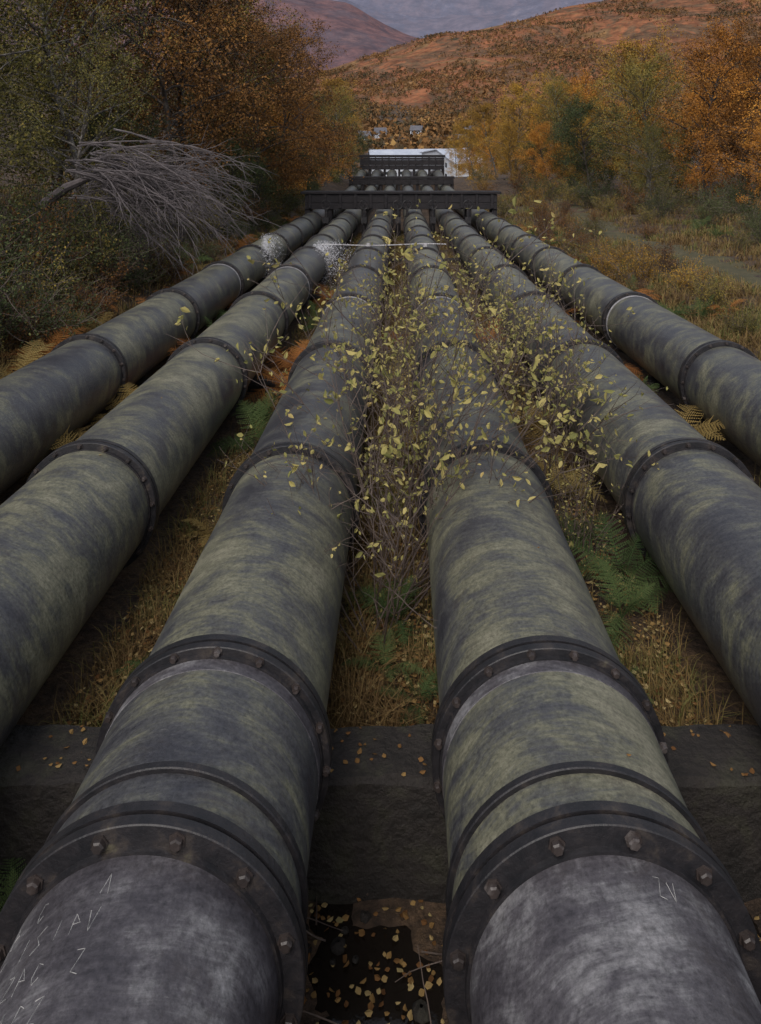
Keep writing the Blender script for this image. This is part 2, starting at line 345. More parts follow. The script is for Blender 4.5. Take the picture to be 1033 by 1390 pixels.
# ---------------------------------------------------------------- supports
def bevel(o,w=.02):
    md=o.modifiers.new('bev','BEVEL'); md.width=w; md.segments=2; return o
def support(s0,x0=-6.0,x1=6.0,top=-3.36,bot=-4.6,d=.42):
    n=360; X=np.linspace(x0,x1,n)
    def prof(off,k):
        Ht=np.full(n,top)+off+.05*fbm(X*5,X*0+k,4,5)
        for p in PX:
            dx=np.abs(X-p); inside=dx<.515
            Ht=np.where(inside,np.minimum(Ht,AX-np.sqrt(np.maximum(.515**2-dx**2,0))),Ht)
        return Ht
    wob=.03*fbm(X*3,X*0+3,3,15)
    L=[np.stack([X,np.full(n,s0)+wob,np.full(n,bot)],-1),np.stack([X,np.full(n,s0+.01)+wob,prof(-.30,0)],-1),np.stack([X,s0+.01+wob,prof(-.03,1)],-1),np.stack([X,s0+.04+wob,prof(0,2)],-1),np.stack([X,np.full(n,s0+d*.5),prof(.01,3)],-1),np.stack([X,np.full(n,s0+d),prof(0,4)],-1),np.stack([X,np.full(n,s0+d),np.full(n,bot)],-1)]
    mb=MB(); i=np.arange(n-1)
    for l in range(6): mb.add(np.concatenate([L[l],L[l+1]]),np.stack([i,i+1,i+1+n,i+n],-1))
    for e in(0,n-1): mb.add([(X[e],s0,bot),(X[e],s0+d,bot),(X[e],s0+d,top),(X[e],s0,top)],[(0,1,2,3)])
    return put('concrete_support',mb.mesh('concrete_support',[M_conc],xf=Wp,smooth=True,sharp=40))
for s0 in (4.2,12.3,20.2,28.2): support(s0,top=-3.36 if s0<5 else -3.5)
def frame(s,x0,x1,tops,depth,bot,over=0.):
    mb=MB()
    for q,(h0,h1) in enumerate(tops):
        e=over if q==len(tops)-1 else 0
        mb.box(x0-e,x1+e,s-e*.5,s+depth,h0,h1)
    mids=[x0+.12]+[(PX[i]+PX[i+1])/2 for i in range(5)]+[x1-.12]
    for mx in mids: mb.box(mx-.13,mx+.13,s+.08,s+depth-.08,bot,tops[0][0]+.002)
    for mx in np.linspace(x0+.25,x1-.25,13): mb.box(mx-.07,mx+.07,s-.07,s-.003,tops[0][0]+.05,tops[-1][0]-.02)
    o=put('pipe_trestle',mb.mesh('pipe_trestle',[M_tar],xf=Wp)); return bevel(o,.02)
frame(38.2,-4.7,4.8,[(-2.26,-1.95),(-1.94,-1.52),(-1.50,-1.38)],1.3,-4.2,.2)
frame(72,-4.75,5.0,[(-1.98,-1.45),(-1.42,-1.2)],1.2,-3.8,.1)
frame(89,-4.6,5.1,[(-.70,-.2),(-.18,.42),(.44,.68),(.72,1.0)],1.5,-2.8,.12)
mb=MB()
for vx in (-3.6,-1.75,-.1,.35,1.6,3.3):
    tube(mb,[(vx,37.6,-3.6),(vx,37.6,-2.0)],[.06,.06],8,0)
    an=np.linspace(0,2*np.pi,17); tube(mb,np.stack([vx+.22*np.cos(an),np.full(17,37.55),-2.0+.22*np.sin(an)],-1),np.full(17,.03),6,0)
    for q in range(3): tube(mb,[(vx+.2*math.cos(q*1.05),37.55,-2+.2*math.sin(q*1.05)),(vx-.2*math.cos(q*1.05),37.55,-2-.2*math.sin(q*1.05))],[.015,.015],4,0)
    mb.box(vx-.14,vx+.14,37.45,37.75,-2.9,-2.6)
put('valve_gear',mb.mesh('valve_gear',[M_flange],xf=Wp))
mb=MB(); xx=np.linspace(-2.4,1.35,30); tube(mb,np.stack([xx,22.6+.04*xx,-2.37+.02*np.sin(xx*2)],-1),np.full(30,.016),8,0)
for b in(-.92,.735): mb.box(b-.05,b+.05,22.55,22.7,-2.45,-2.33)
put('conduit',mb.mesh('conduit',[M_white],xf=Wp))
m,nt,out=newmat('water_spray'); d=N(nt,'ShaderNodeBsdfDiffuse'); d.inputs[0].default_value=(.8,.8,.84,1); t=N(nt,'ShaderNodeBsdfTransparent'); ms=N(nt,'ShaderNodeMixShader'); ms.inputs[0].default_value=.6
nt.links.new(t.outputs[0],ms.inputs[1]); nt.links.new(d.outputs[0],ms.inputs[2]); nt.links.new(ms.outputs[0],out.inputs[0]); M_spray=m
for (bx,bs,sx,hh,nq) in ((-2.45,22.4,1.,-2.6,6000),(-4.0,22.7,.45,-2.42,3000)):
    mb=MB(); v0=np.stack([rng.uniform(.1,2.0,nq)*sx+rng.normal(0,.12,nq),rng.uniform(-1.3,.4,nq),rng.uniform(-.3,1.9,nq)],-1); t=rng.uniform(.03,.75,nq)
    P=np.array([bx,bs,hh])+v0*t[:,None]+rng.normal(0,.03,(nq,3)); P[:,2]-=2.4*t*t
    quads(mb,P,np.full(nq,.028),0); put('water_spray',mb.mesh('water_spray',[M_spray],xf=Wp))
# ---------------------------------------------------------------- vegetation generators
def nrm(v): return v/(np.linalg.norm(v)+1e-9)
def curve(p,d,L,n,wob,grav):
    P=[p]; dd=d.copy()
    for i in range(n):
        dd=nrm(dd+rng.normal(0,wob,3)+np.array([0,0,grav])); P.append(P[-1]+dd*L/n)
    return np.array(P),dd
def tree_mesh(name,H,mats,nl=20000,lsz=.12,spread=.34,low=.15,droop=-.08,bare=0.):
    mb=MB(); tips=[]
    d0=nrm(np.array([rng.normal(0,.12),rng.normal(0,.12),1.]))
    Pt,_=curve(np.array([0,0,-.3]),d0,H*rng.uniform(.85,1),12,.06,.03)
    rt=np.linspace(H*.014,H*.002,13); rt[0]*=1.4; tube(mb,Pt,rt,7,0)
    for b in range(34):
        t=low+(1-low)*(b+rng.random())/34; t=min(t,.985)
        f=t*12; i=int(f); p=Pt[i]+(Pt[i+1]-Pt[i])*(f-i)
        az=b*2.4+rng.normal(0,.4); up=.35+.9*t
        d=nrm(np.array([math.cos(az),math.sin(az),up]))
        env=math.sin(min(1,(t-low+.12)/(1-low+.12))*math.pi*.93)**.6
        L=H*spread*env*rng.uniform(.65,1.25)+.3
        P1,_=curve(p,d,L,6,.13,droop*.6); tube(mb,P1,np.linspace(.012*L+.008,.006,7),4,0)
        for c in range(7):
            g=(.2+.8*(c+rng.random())/7)*6; g=min(g,5.99); i=int(g); p2=P1[i]+(P1[i+1]-P1[i])*(g-i)
            d2=nrm(nrm(P1[i+1]-P1[i])+rng.normal(0,.6,3)); L2=L*rng.uniform(.2,.42)+.15
            P2,_=curve(p2,d2,L2,4,.16,droop); tube(mb,P2,np.linspace(.010,.004,5),3,0)
            w=rng.random()
            if w<bare: continue
            tips.append(P2[1:])
            for e in range(2):
                P3,_=curve(P2[2+e],nrm(rng.normal(0,1,3)+np.array([0,0,.2])),L2*.6,3,.2,droop*1.6); tube(mb,P3,np.linspace(.006,.003,4),3,0); tips.append(P3)
    T=np.concatenate(tips)
    idx=rng.integers(0,len(T),nl); Pc=T[idx]+rng.normal(0,.11+H*.006,(nl,3))
    cl=rng.random(len(T)); r=np.clip(.6*cl[idx]+.4*rng.random(nl),0,1)
    quads(mb,Pc,np.full(nl,lsz),1,r)
    return mb.mesh(name,mats)
LM=leafmat
L_olive=LM('leaf_olive',[(.028,.03,.013),(.06,.058,.022),(.11,.095,.03),(.20,.15,.04),(.25,.17,.04)],.8,gain=1.5)
L_green=LM('leaf_dull_green',[(.022,.03,.015),(.045,.056,.026),(.075,.085,.038),(.12,.11,.04)],.7,gain=1.35)
L_brown=LM('leaf_russet_brown',[(.03,.02,.014),(.065,.038,.02),(.12,.06,.024),(.18,.09,.03),(.22,.14,.04)],.8,gain=1.35)
L_orange=LM('leaf_orange',[(.08,.042,.018),(.20,.085,.022),(.32,.14,.028),(.42,.20,.04),(.46,.27,.06)],.85,gain=1.35)
L_gold=LM('leaf_gold',[(.09,.06,.018),(.21,.12,.028),(.32,.19,.036),(.45,.28,.055)],.85,gain=1.35)
trees={
 'olive':[tree_mesh('birch_olive',12,[M_bark,L_olive],24000,.105),tree_mesh('birch_olive_b',11,[M_bark,L_olive],16000,.10,bare=.25)],
 'green':[tree_mesh('alder_green',9,[M_bark_d,L_green],20000,.11,.36,.05)],
 'brown':[tree_mesh('oak_brown',12,[M_bark_d,L_brown],22000,.12,.38),tree_mesh('oak_brown_b',11,[M_bark_d,L_brown],13000,.11,.34,.1,bare=.35)],
 'orange':[tree_mesh('birch_orange',12,[M_bark_d,L_orange],24000,.12,.32,.06),tree_mesh('birch_orange_b',11,[M_bark,L_orange],16000,.12,.3,.1,bare=.2)],
 'gold':[tree_mesh('birch_gold',11,[M_bark,L_gold],22000,.12,.33,.06)],
}
nmz={'olive':'birch_tree','green':'alder_tree','brown':'oak_tree','orange':'birch_tree','gold':'birch_tree'}
def plant(name,me,x,s,sc=1.,dz=0.,scz=None):
    w=Wp([[x,s,float(Hf(x,s))+dz]])[0]
    return put(name,me,tuple(w),(rng.normal(0,.04),rng.normal(0,.04),rng.uniform(0,6.28)),(sc,sc,scz or sc*rng.uniform(.9,1.1)))
def T(kind,x,s,sc=1.): plant(nmz[kind],trees[kind][rng.integers(len(trees[kind]))],x,s,sc)
for (k,x,s,sc) in [('olive',-11.5,19,.95),('olive',-9.2,23.5,.85),('olive',-13.5,25,1.1),('brown',-8.6,29,.9),('brown',-12,31,1.05),('brown',-9.5,35,1.0),('olive',-15,33,1.2),
    ('brown',-7.6,40,.9),('olive',-11,43,1.1),('brown',-7.6,47,.95),('olive',-10,52,1.1),('orange',-7.7,55,.9),('brown',-8,63,1.0),('orange',-7.8,70,.95),('olive',-7.6,78,.85),
    ('green',-7.4,86,1.0),('gold',-8.5,93,.95),('orange',-7.9,101,.8),('green',-7.2,108,.75),('olive',-8.3,118,.75),('brown',-15,52,1.2),('olive',-17,42,1.3),('brown',-14,66,1.1),
    ('olive',-18,24,1.2),('brown',-14,85,1.1),('brown',-15.5,15,1.0),('olive',-11.2,13.2,.8),('orange',-12,76,1.05),('green',-7.6,33,.42),('green',-8,44,.5),('green',-7,58,.45),('green',-10.5,16,.55),('olive',-9.4,14.6,.5),('green',-9.5,27,.5),('olive',-9,20.8,.55),('green',-6.9,38,.35)]:
    T(k,x,s,sc)
for (k,x,s,sc) in [('orange',22,46,.9),('orange',19.5,50,.95),('olive',17.5,55,.9),('brown',24,52,1.0),('green',15.2,61,.85),('gold',18.5,62,1.05),('green',16.2,70,.85),('gold',14.6,78,.95),('orange',17.5,80,1.0),
    ('gold',13.4,90,.95),('gold',12.6,100,.85),('orange',13,112,.85),('gold',12,124,.8),('orange',12.5,138,.78),('gold',14,155,.8),('olive',21,70,1.1),('orange',23,84,1.1),('olive',20,98,1.0),
    ('orange',26,46,1.),('brown',27,60,1.1),('orange',28,74,1.1),('gold',12.3,170,.75),('brown',25,40,.7),('green',19.5,57,.55),('gold',15,97,.6),('gold',16,66,.6),('olive',16.5,75,.9),
    ('orange',13.6,70,.55),('gold',12,82,.6),('green',13,74,.5),('brown',21.5,49,.55),('olive',17,52,.5),('orange',19,40,.5),('brown',22,38,.55)]:
    T(k,x,s,sc)
def bush_mesh(name,H,mats,nl,lsz,ns=26,sp=.9):
    mb=MB(); tips=[]
    for b in range(ns):
        az=rng.uniform(0,6.28); d=nrm(np.array([math.cos(az)*sp*rng.random(),math.sin(az)*sp*rng.random(),.9]))
        P,_=curve(np.array([rng.normal(0,.12),rng.normal(0,.12),-.1]),d,H*rng.uniform(.6,1.1),6,.13,.02); tube(mb,P,np.linspace(.014,.004,7),4,0); tips.append(P[3:])
        for c in range(5):
            i=rng.integers(2,6); P2,_=curve(P[i],nrm(P[i]-P[i-1]+rng.normal(0,.35,3)),H*.35,4,.18,0); tube(mb,P2,np.linspace(.007,.003,5),3,0); tips.append(P2)
    Tt=np.concatenate(tips); idx=rng.integers(0,len(Tt),nl); leaves(mb,Tt[idx]+rng.normal(0,.05,(nl,3)),lsz,1)
    return mb.mesh(name,mats)
B_g=bush_mesh('willow_bush',2.0,[M_twig,L_green],3600,.055)
B_o=bush_mesh('olive_bush',1.8,[M_twig,L_olive],3200,.055)
B_b=bush_mesh('brown_bush',1.7,[M_twig,L_brown],2600,.055)
B_y=bush_mesh('gold_bush',1.6,[M_twig,L_gold],2600,.05)
B_s=bush_mesh('bare_bush',2.0,[M_dead,L_olive],500,.05,40)
for q in range(125):
    s=5.5*math.exp(rng.random()*2.5); x=-6.1-abs(rng.normal(0,1.7))-s*.01
    plant('shrub',[B_g,B_g,B_o,B_o,B_s,B_g,B_b][rng.integers(7)],x,s,(rng.uniform(.4,.8) if x>-7 else rng.uniform(.7,1.3)))
for (b,x,s,sc) in [(B_y,7.0,22.5,.9),(B_y,6.3,24,.7),(B_y,7.8,21,.6),(B_o,6.5,27,.7),(B_b,6.9,31,.8),(B_g,15,38,1.0),(B_g,16.5,36,.9),(B_g,18,34,1.),(B_g,14,42,1.),(B_o,12.5,47,.8),(B_g,17.5,42,1.1),(B_o,7.5,18.5,.6),(B_b,7,37,.8),(B_b,8,44,.9),(B_o,6.6,50,.9),(B_b,7,60,1.1),(B_y,8,75,1.3),(B_o,9,85,1.3),(B_y,10,58,1.2),(B_b,11,70,1.4),(B_o,12,62,1.3),(B_g,13,53,1.2),(B_b,21,41,1.2),(B_o,6.9,15.5,.45),(B_b,7.6,13.6,.5),(B_o,5.8,42,.5),
    (B_g,14.5,31,.8),(B_g,16,30,.9),(B_o,18,31,1.),(B_b,14,47,1.1),(B_o,16,46,1.2),(B_g,19,43,1.3),(B_b,6.8,28,.55),(B_b,6.4,34,.6),(B_o,9,50,.8),(B_b,10,47,.7),(B_g,7.5,33,.6),(B_b,6.2,20,.4),(B_b,8.3,24.5,.6),(B_o,12,55,1.2),(B_g,11,65,1.2),(B_o,9,36,.6),(B_b,8.5,40,.7),(B_y,7.2,26,.6),(B_o,7.3,12,.4),(B_g,8.1,11,.45),(B_b,11.5,36,.5),(B_o,12.6,40,.6),(B_b,10.6,42,.5),(B_o,12.3,28,.45),(B_b,13,25,.5)]:
    plant('shrub',b,x,s,sc)
# fallen dead tree on the left bank
mb=MB()
for b in range(80):
    p=np.array([-7.3+rng.normal(0,.35),18.8+rng.normal(0,.6),-.15+rng.normal(0,.36)]); d=nrm(np.array([1.,rng.normal(-.1,.3),rng.normal(.0,.2)]))
    P,_=curve(p,d,rng.uniform(1.4,3.9),9,.08,-.065); tube(mb,P,np.linspace(.024,.004,10),5,0)
    for c in range(9):
        i=rng.integers(1,9); P2,_=curve(P[i],nrm(nrm(P[i]-P[i-1])+rng.normal(0,.33,3)),rng.uniform(.4,1.2),5,.13,-.06); tube(mb,P2,np.linspace(.009,.003,6),4,0)
        P3,_=curve(P2[rng.integers(1,5)],nrm(P2[-1]-P2[0]+rng.normal(0,.4,3)),.5,4,.15,-.06); tube(mb,P3,np.linspace(.005,.0025,5),3,0)
tube(mb,[(-10.5,20.5,-1.8),(-9.5,20,-1.3),(-8.4,19.5,-.6),(-7.3,19.1,-.2)],[.2,.17,.12,.05],9,0)
put('fallen_tree',mb.mesh('fallen_tree',[M_dead],xf=Wp))
# ferns
L_fg=LM('fern_green',[(.025,.045,.018),(.045,.072,.028),(.08,.11,.042),(.15,.15,.06)],.5,.2,3)
L_fo=LM('fern_orange',[(.09,.04,.02),(.20,.085,.03),(.33,.15,.045),(.36,.2,.08)],.5,.2,3,gain=1.35)
L_fy=LM('fern_straw',[(.10,.07,.03),(.20,.14,.05),(.26,.2,.08),(.13,.14,.045)],.5,.2,3)
def fern_mesh(name,mat,L=.75,nf=10,curl=.3):
    mb=MB()
    for f in range(nf):
        az=f*2.4+rng.normal(0,.25); el=rng.uniform(.75,1.35); d=np.array([math.cos(az)*math.cos(el),math.sin(az)*math.cos(el),math.sin(el)])
        Lf=L*rng.uniform(.6,1.1); P,_=curve(np.zeros(3),d,Lf,26,.02,-.045*(1+curl)); tube(mb,P,np.linspace(.004,.0012,27),3,0,.2)
        r0=rng.random()
        for i in range(5,26):
            t=(i-5)/21; pl=Lf*.22*(math.sin(math.pi*min(1,.25+t*.76))**1.0)+.006; tg=nrm(P[i+1]-P[i])
            sd=nrm(np.cross(tg,[0,0,1.])); up=np.cross(sd,tg)
            for sg in(-1,1):
                q=nrm(sd*sg+tg*(.3+.3*t)-up*rng.uniform(0,.3)+rng.normal(0,.08,3)); m_=8; ks=np.arange(m_); c=P[i]+q[None,:]*(pl*(ks/m_))[:,None]
                w=(Lf/26*.5)*(1-ks/m_*.7); st=pl/m_
                V=[]
                for sgn in(1,-1):
                    l1=nrm(tg*sgn+q*.5); V.append(np.stack([c,c+q*st*.75,c+l1[None,:]*w[:,None]+q*st*.5,c+l1[None,:]*w[:,None]*.8+q*st*.1],1))
                V=np.concatenate(V); mb.add(V.reshape(-1,3),np.arange(len(V)*4).reshape(-1,4),0,np.clip(r0*.6+rng.random(len(V))*.4,0,1))
    return mb.mesh(name,[mat])
Fg=[fern_mesh('fern_g',L_fg,.75,9),fern_mesh('fern_g2',L_fg,.8,8)]; Fo=[fern_mesh('fern_o',L_fo,.8,14,.7)]; Fy=[fern_mesh('fern_y',L_fy,.8,11,.6)]
FP=[]
def fern(kind,x,s,sc=1.):
    FP.append((x,s,sc))
    w=Wp([[x,s,float(Hf(x,s))+.04]])[0]; put('fern',kind[rng.integers(len(kind))],tuple(w),(rng.normal(0,.12),rng.normal(0,.12),rng.uniform(0,6.28)),(sc,)*3)
for a_ in [(Fg,1.72,6.0,.85),(Fg,1.9,6.5,.85),(Fg,1.65,7.2,.8),(Fg,.0,6.05,.8),(Fg,-.1,5.4,.5),(Fg,.12,5.1,.45),(Fg,-1.75,9.9,1.1),(Fg,-1.9,10.7,1.1),(Fo,-1.8,12.2,1.45),(Fo,-1.65,13.0,1.4),(Fo,-1.95,13.7,1.4),
    (Fg,-3.6,16.5,1.3),(Fg,-3.5,15.2,1.3),(Fo,-3.5,18.5,1.3),(Fy,-3.55,9.6,1.3),(Fy,-3.5,10.4,1.4),(Fy,-3.5,8.8,1.2),(Fo,-3.5,11.2,1.3),(Fo,-5.6,11,1.2),(Fo,-6.,13,1.3),(Fo,-5.7,15,1.2),(Fy,-5.9,12,1.2),(Fo,-6.5,14.2,1.3),(Fg,-5.6,9.6,1.),(Fo,-5.5,17.5,1.3),
    (Fg,-2.0,4.0,.6),(Fg,-1.85,3.7,.5),(Fy,3.4,9.5,1.1),(Fy,1.65,8.4,1.),(Fy,1.6,10.2,1.1),(Fo,3.4,13,1.2),(Fg,3.3,15,1.2),(Fg,5.6,16,1.2),(Fo,5.8,19,1.2),(Fg,-1.75,17,1.2),(Fo,-1.8,20,1.3),(Fy,0,9.5,.9),(Fy,-.1,12,1.),(Fo,-.05,15,1.),
    (Fg,13.5,33,1.5),(Fg,15,31,1.5),(Fg,14,36,1.5),(Fg,16,34,1.6),(Fo,-6.4,9.2,1.1),(Fg,-6.1,7.6,1.),(Fy,-1.8,7.4,.5),(Fg,-1.7,5.4,.5),(Fo,-3.4,13,1.3),(Fo,-3.55,14,1.3),(Fg,1.5,5.3,.45),(Fy,-3.4,7.4,.7),(Fo,1.7,15,1.2),(Fg,3.4,11,1.),(Fo,3.4,17,1.3)]: fern(*a_)
for q in range(50):
    s=rng.uniform(13,45); sd=rng.random()<.5; fern([Fo,Fy,Fg][rng.integers(3)],(-5.4-abs(rng.normal(0,.8))) if sd else 5.6+abs(rng.normal(0,1.5)),s,rng.uniform(.9,1.4))
# grass
M_grass=LM('grass_blades',[(.04,.025,.014),(.09,.058,.028),(.17,.115,.05),(.10,.10,.036),(.07,.085,.026),(.27,.20,.10)],.7,.0,1.2,0,1.3)
def grass(name,x,s,L,mat,wd=.006,lean=.9):
    for (fx,fs,fsc) in FP[:57]:
        dd=np.hypot(x-fx,(s-fs)*.7); L=L*np.where(dd<.32*fsc,.4,1.)
    n=len(x); b=np.stack([x,s,Hf(x,s)-.02],-1); az=rng.uniform(0,6.28,n); ln=rng.random(n)*lean
    d=np.stack([np.cos(az)*ln,np.sin(az)*ln,np.ones(n)],-1); d/=np.linalg.norm(d,axis=1)[:,None]
    w=np.stack([-np.sin(az+rng.normal(0,.6,n)),np.cos(az),np.zeros(n)],-1)*(wd*(1+np.maximum(s-8,0)*.045))[:,None]
    h1=b+d*(L*.5)[:,None]; dr=np.stack([np.cos(az)*ln*.9,np.sin(az)*ln*.9,-.25-rng.random(n)*.5*ln],-1)
    h2=h1+(d+dr)*(L*.32)[:,None]; h3=h2+(d+dr*2.2)*(L*.22)[:,None]
    V=np.stack([b-w,b+w,h1-w*.8,h1+w*.8,h2-w*.5,h2+w*.5,h3-w*.1,h3+w*.1],1); base=np.arange(n)[:,None]*8
    F=np.concatenate([base+np.array([0,1,3,2]),base+np.array([2,3,5,4]),base+np.array([4,5,7,6])])
    tn=np.clip(vn(x*1.1,s*1.1,77)*.9+rng.normal(0,.2,n),0,1)
    mb=MB(); mb.add(V,F,0,np.tile(tn,3)); put(name,mb.mesh(name,[mat],xf=Wp))
def clus(x,s,k,r):
    return np.repeat(x,k)+rng.normal(0,r,len(x)*k),np.repeat(s,k)+rng.normal(0,r,len(x)*k)
gaps=[(-6.2,-4.8),(-3.85,-3.1),(-2.15,-1.4),(-.42,.25),(1.22,2.02),(2.98,3.8),(4.8,6.2)]
X=[];Sx=[]
for gi,(g0,g1) in enumerate(gaps):
    n=1700; s=4.75*np.exp(rng.random(n)*2.15); x=rng.uniform(g0,g1,n)
    k_=(fbm(x*1.7,s*1.2,3,88)+.5)>(.44 if gi!=3 else .2); x=x[k_]; s=s[k_]
    a_,b_=clus(x,s,13,.07); X.append(a_);Sx.append(b_)
x=np.concatenate(X); s=np.concatenate(Sx); ok=s>4.68; x=x[ok];s=s[ok]
grass('grass_between_pipes',x,s,rng.uniform(.06,.30,len(x))*(1+.5*(vn(x*2,s*2,5)>.7)),M_grass,.0032)
n=4800; s=8*np.exp(rng.random(n)*2.2); x=5.2+rng.random(n)**1.2*(s*.42)
keep=np.abs(x-cxp(s))>.45; x,s=clus(x[keep],s[keep],13,.14); grass('grass_verge',x,s,rng.uniform(.12,.45,len(x))*(1+s*.008)*np.where(np.abs(x-cxp(s))<.8,.5,1.),M_grass,.006)
n=3000; s=6*np.exp(rng.random(n)*2.4); x=-5.1-rng.random(n)**1.3*(s*.35+1); x,s=clus(x,s,12,.12); grass('grass_bank',x,s,rng.uniform(.15,.5,len(x))*(1+s*.006),M_grass,.006)
# leaf litter
L_lit=LM('fallen_leaves',[(.05,.026,.015),(.12,.06,.025),(.22,.14,.055),(.32,.25,.12),(.12,.11,.05),(.20,.09,.035)],.6,.0,2,0)
mb=MB(); X=[];Sx=[]
for g0,g1 in gaps[1:6]:
    n=3200; X.append(rng.uniform(g0,g1,n)); Sx.append(4.7*np.exp(rng.random(n)*1.35))
n=7000; X.append(rng.uniform(-5,5,n)); Sx.append(rng.uniform(1.5,4.2,n))
x=np.concatenate(X); s=np.concatenate(Sx); P=np.stack([x,s,np.maximum(Hf(x,s),-4.02)+rng.uniform(.01,.09,len(x))*(s>4.5)+.012],-1)
leaves(mb,P,.038,0,rnd=rng.random(len(x))**1.3,flat=.8,asp=.75)
n=420; x=rng.uniform(-5,5,n); s=rng.uniform(4.24,4.6,n); gapm=np.min([np.abs(x-p) for p in PX],axis=0)>.53; x=x[gapm];s=s[gapm]; leaves(mb,np.stack([x,s,np.full(len(x),-3.345)],-1),.033,0,rnd=rng.random(len(x))*.5,flat=.95,asp=.75)
pp=[]
for i in range(6):
    for q in range(7):
        an=rng.normal(0,.38); s=3.0+rng.random()**.8*14
        if min(abs(s-f) for f in FL[i])<.1: continue
        r=(.53 if (i in(2,3) and s<3.8) else RP)+.005; pp.append((PX[i]+r*math.sin(an),s,AX+r*math.cos(an)))
leaves(mb,np.array(pp),.024,0,flat=.93,asp=.75)
put('fallen_leaves',mb.mesh('fallen_leaves',[L_lit],xf=Wp))
mb=MB()
for q in range(200):
    p=np.array([rng.uniform(-5,5),rng.uniform(2,4.2),-3.97]); a=rng.uniform(0,6.28); P,_=curve(p,np.array([math.cos(a),math.sin(a),.05]),rng.uniform(.15,.6),6,.12,0.); tube(mb,P,np.linspace(.005,.002,7),4,0)
put('fallen_twigs',mb.mesh('fallen_twigs',[M_twig],xf=Wp))
mb=MB()
for q in range(300):
    c=np.array([rng.uniform(-5,5),rng.uniform(1.8,4.2),-4.01]); r=rng.uniform(.015,.05); u=np.linspace(0,2*np.pi,9)[:-1]
    rings=[np.stack([np.cos(u)*math.sin(a),np.sin(u)*math.sin(a),np.full(8,math.cos(a)*.6)],-1)*r*rng.uniform(.8,1.2,(8,1)) for a in(.15,.8,1.5,2.3)]
    V=np.concatenate(rings)+c; F=[(i+8*l,(i+1)%8+8*l,(i+1)%8+8*(l+1),i+8*(l+1)) for l in range(3) for i in range(8)]+[(0,1,2,3),(0,3,4,7),(4,5,6,7)]; mb.add(V,F)
put('stones',mb.mesh('stones',[M_conc],xf=Wp,smooth=True))
# saplings growing between the pipes
L_sap=LM('sapling_leaves',[(.12,.13,.05),(.25,.24,.085),(.38,.33,.12),(.48,.40,.16),(.32,.16,.07),(.56,.47,.22)],.5,.3,1.5,0,1.12)
def sapling(name,H,ns,nl,lsz,spx=.75,spy=.4):
    mb=MB(); LP=[]
    for b in range(ns):
        az=rng.uniform(0,6.28); t=rng.random()**.7
        d=nrm(np.array([math.cos(az)*spx*t,math.sin(az)*spy*t,1.]))
        P,_=curve(np.array([rng.normal(0,.09),rng.normal(0,.14),-.05]),d,H*rng.uniform(.6,1.1),14,.05,.0)
        tube(mb,P,np.linspace(.008,.002,15),6,0)
        for c in range(8):
            i=rng.integers(4,14); P2,_=curve(P[i],nrm(nrm(P[i]-P[i-1])+rng.normal(0,.5,3)*np.array([1.3,.8,.6])),H*rng.uniform(.12,.36),7,.09,.0); tube(mb,P2,np.linspace(.004,.0014,8),4,0)
            if rng.random()<.75: LP.append(P2[2:])
            for e in range(2):
                P3,_=curve(P2[rng.integers(2,6)],nrm(P2[-1]-P2[0]+rng.normal(0,.5,3)),H*.11,5,.1,.0); tube(mb,P3,np.linspace(.0022,.0011,6),3,0)
                if i>4: LP.append(P3[1:])
    Tt=np.concatenate(LP); idx=rng.choice(len(Tt),nl); leaves(mb,Tt[idx]+rng.normal(0,.012,(nl,3)),lsz*rng.choice([.75,1.,1.25],nl),1,asp=.52)
    return mb.mesh(name,[M_twig,L_sap])
S1=sapling('sapling_mesh_a',3.1,19,900,.064,.95,.45); S2=sapling('sapling_mesh_b',2.7,13,580,.062,.9,.5); S3=sapling('sapling_mesh_c',2.0,14,200,.056,1.1,.5)
def sap(me,x,s,sc=1.,rz=0):
    w=Wp([[x,s,float(Hf(x,s))]])[0]; put('sapling',me,tuple(w),(0,0,rz),(sc,)*3)
sap(S1,-.05,6.5); sap(S2,.12,7.6,1.05); sap(S3,-.15,5.9,.95,0.); sap(S2,1.65,8.6,1.0,2.); sap(S2,-.1,9.8,1.05,3.); sap(S1,.0,12,.85,1.5); sap(S2,1.7,12.5,.95,.5); sap(S3,1.62,7.0,.6,1.); sap(S1,1.6,10.5,.85,2.6)
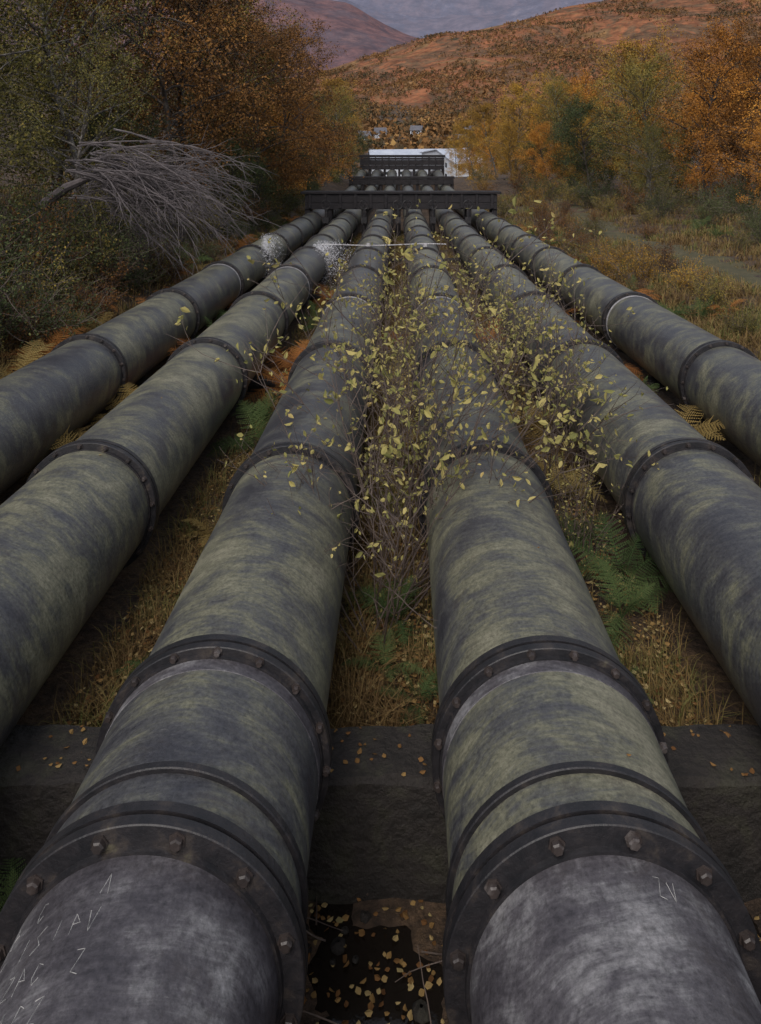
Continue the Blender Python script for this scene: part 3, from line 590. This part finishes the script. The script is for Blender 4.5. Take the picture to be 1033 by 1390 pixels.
# ---------------------------------------------------------------- buildings
M_wall=simple('white_render',[(.3,(.50,.54,.60)),(.7,(.66,.69,.74))],.6,.7)
M_roof=simple('pale_sheet_roof',[(.3,(.34,.38,.46)),(.7,(.50,.54,.62))],.3,.5)
M_slate=simple('slate_roof',[(.3,(.07,.07,.085)),(.7,(.14,.14,.16))],.8,.7)
M_glass=simple('window_glass',[(.3,(.02,.025,.03)),(.7,(.05,.06,.07))],2,.15)
def building(name,x,s,w,d,hh,rh,bays,floors,roofm,rot=0.,wh=1.2,ww=1.):
    base=Wp([[x,s,float(Hf(x,s))]])[0]; e=bpy.data.objects.new(name,None); scene.collection.objects.link(e); e.location=tuple(base); e.rotation_euler=(0,0,rot)
    def part(nm,mb,mats):
        o=put(nm,mb.mesh(nm,mats)); o.parent=e; return o
    mb=MB(); mb.box(-w/2,w/2,-d/2,d/2,-3,hh)
    mb.add([(-w/2,-d/2,hh),(-w/2,d/2,hh),(-w/2,0,hh+rh),(-w/2,0,hh+rh)],[(0,1,2,3)]); mb.add([(w/2,-d/2,hh),(w/2,d/2,hh),(w/2,0,hh+rh),(w/2,0,hh+rh)],[(0,1,2,3)])
    part('walls',mb,[M_wall])
    mb=MB(); o=.5
    for sg in(-1,1):
        V=np.array([(-w/2-o,sg*(d/2+o),hh-.2),(w/2+o,sg*(d/2+o),hh-.2),(w/2+o,0,hh+rh+.15),(-w/2-o,0,hh+rh+.15)]); V2=V+np.array([0,0,.25])
        mb.add(np.concatenate([V,V2]),[(0,1,2,3),(4,5,6,7),(0,1,5,4),(1,2,6,5),(3,0,4,7)])
    part('roof',mb,[roofm])
    mb=MB(); md=MB()
    for f in range(floors):
        z=hh/floors*(f+.35)
        for b in range(bays):
            bx=-w/2+w*(b+.5)/bays
            if f==0 and b==bays//2:
                md.box(bx-ww*.6,bx+ww*.6,-d/2-.06,-d/2-.01,0,z+wh); continue
            mb.box(bx-ww/2,bx+ww/2,-d/2-.05,-d/2-.01,z,z+wh)
        for yy in (-d*.25,d*.25):
            for sg in(-1,1): mb.box(sg*(w/2+.01) if sg>0 else -w/2-.05,sg*(w/2+.05) if sg>0 else -w/2-.01,yy-ww/2,yy+ww/2,z,z+wh)
    part('windows',mb,[M_glass]); part('door',md,[M_slate])
    return e
building('warehouse',2,262,24,22,5.4,3.0,9,1,M_roof,0.1,1.0,2.2)
building('warehouse',15.5,235,9,26,6.5,2.2,3,2,M_roof,.35,1.4,1.4)
for (x,s,rt_) in [(40,500,.2),(-24,520,-.3),(-14,545,.2),(12,560,-.2),(50,560,.9)]: building('white_house',x,s,8,6.5,4.2,2.8,3,2,M_slate,rt_,.9,.8)
# ---------------------------------------------------------------- light, sky, camera
w=bpy.data.worlds.new("World"); scene.world=w; w.use_nodes=True; nt=w.node_tree; bg=nt.nodes['Background']
sk=nt.nodes.new('ShaderNodeTexSky'); sk.sky_type='NISHITA'; sk.sun_disc=False; sk.sun_elevation=math.radians(52); sk.sun_rotation=math.radians(200); sk.air_density=1.; sk.dust_density=3.; sk.ozone_density=1.
hs=nt.nodes.new('ShaderNodeHueSaturation'); hs.inputs['Saturation'].default_value=.45; nt.links.new(sk.outputs[0],hs.inputs['Color']); nt.links.new(hs.outputs[0],bg.inputs[0]); bg.inputs[1].default_value=.15
L=bpy.data.lights.new('sun','SUN'); L.energy=1.5; L.angle=math.radians(30); L.color=(1,.93,.86); lo=bpy.data.objects.new('sun',L); scene.collection.objects.link(lo)
el=math.radians(52); az=math.radians(200); dv=Vector((math.sin(az)*math.cos(el),math.cos(az)*math.cos(el),math.sin(el))); lo.rotation_euler=dv.to_track_quat('Z','Y').to_euler(); lo.location=(0,-20,120)
cam=bpy.data.cameras.new('camera'); co=bpy.data.objects.new('camera',cam); scene.collection.objects.link(co); co.location=(0,0,Z0); co.rotation_euler=(math.radians(90-8),0,0)
cam.sensor_fit='HORIZONTAL'; cam.sensor_width=36; cam.lens=36*1050/1033; cam.shift_x=-26.5/1033; cam.shift_y=-473/1033; cam.clip_end=30000; cam.clip_start=.05
scene.camera=co
scene.view_settings.view_transform='Standard'; scene.view_settings.look='None'; scene.view_settings.exposure=0
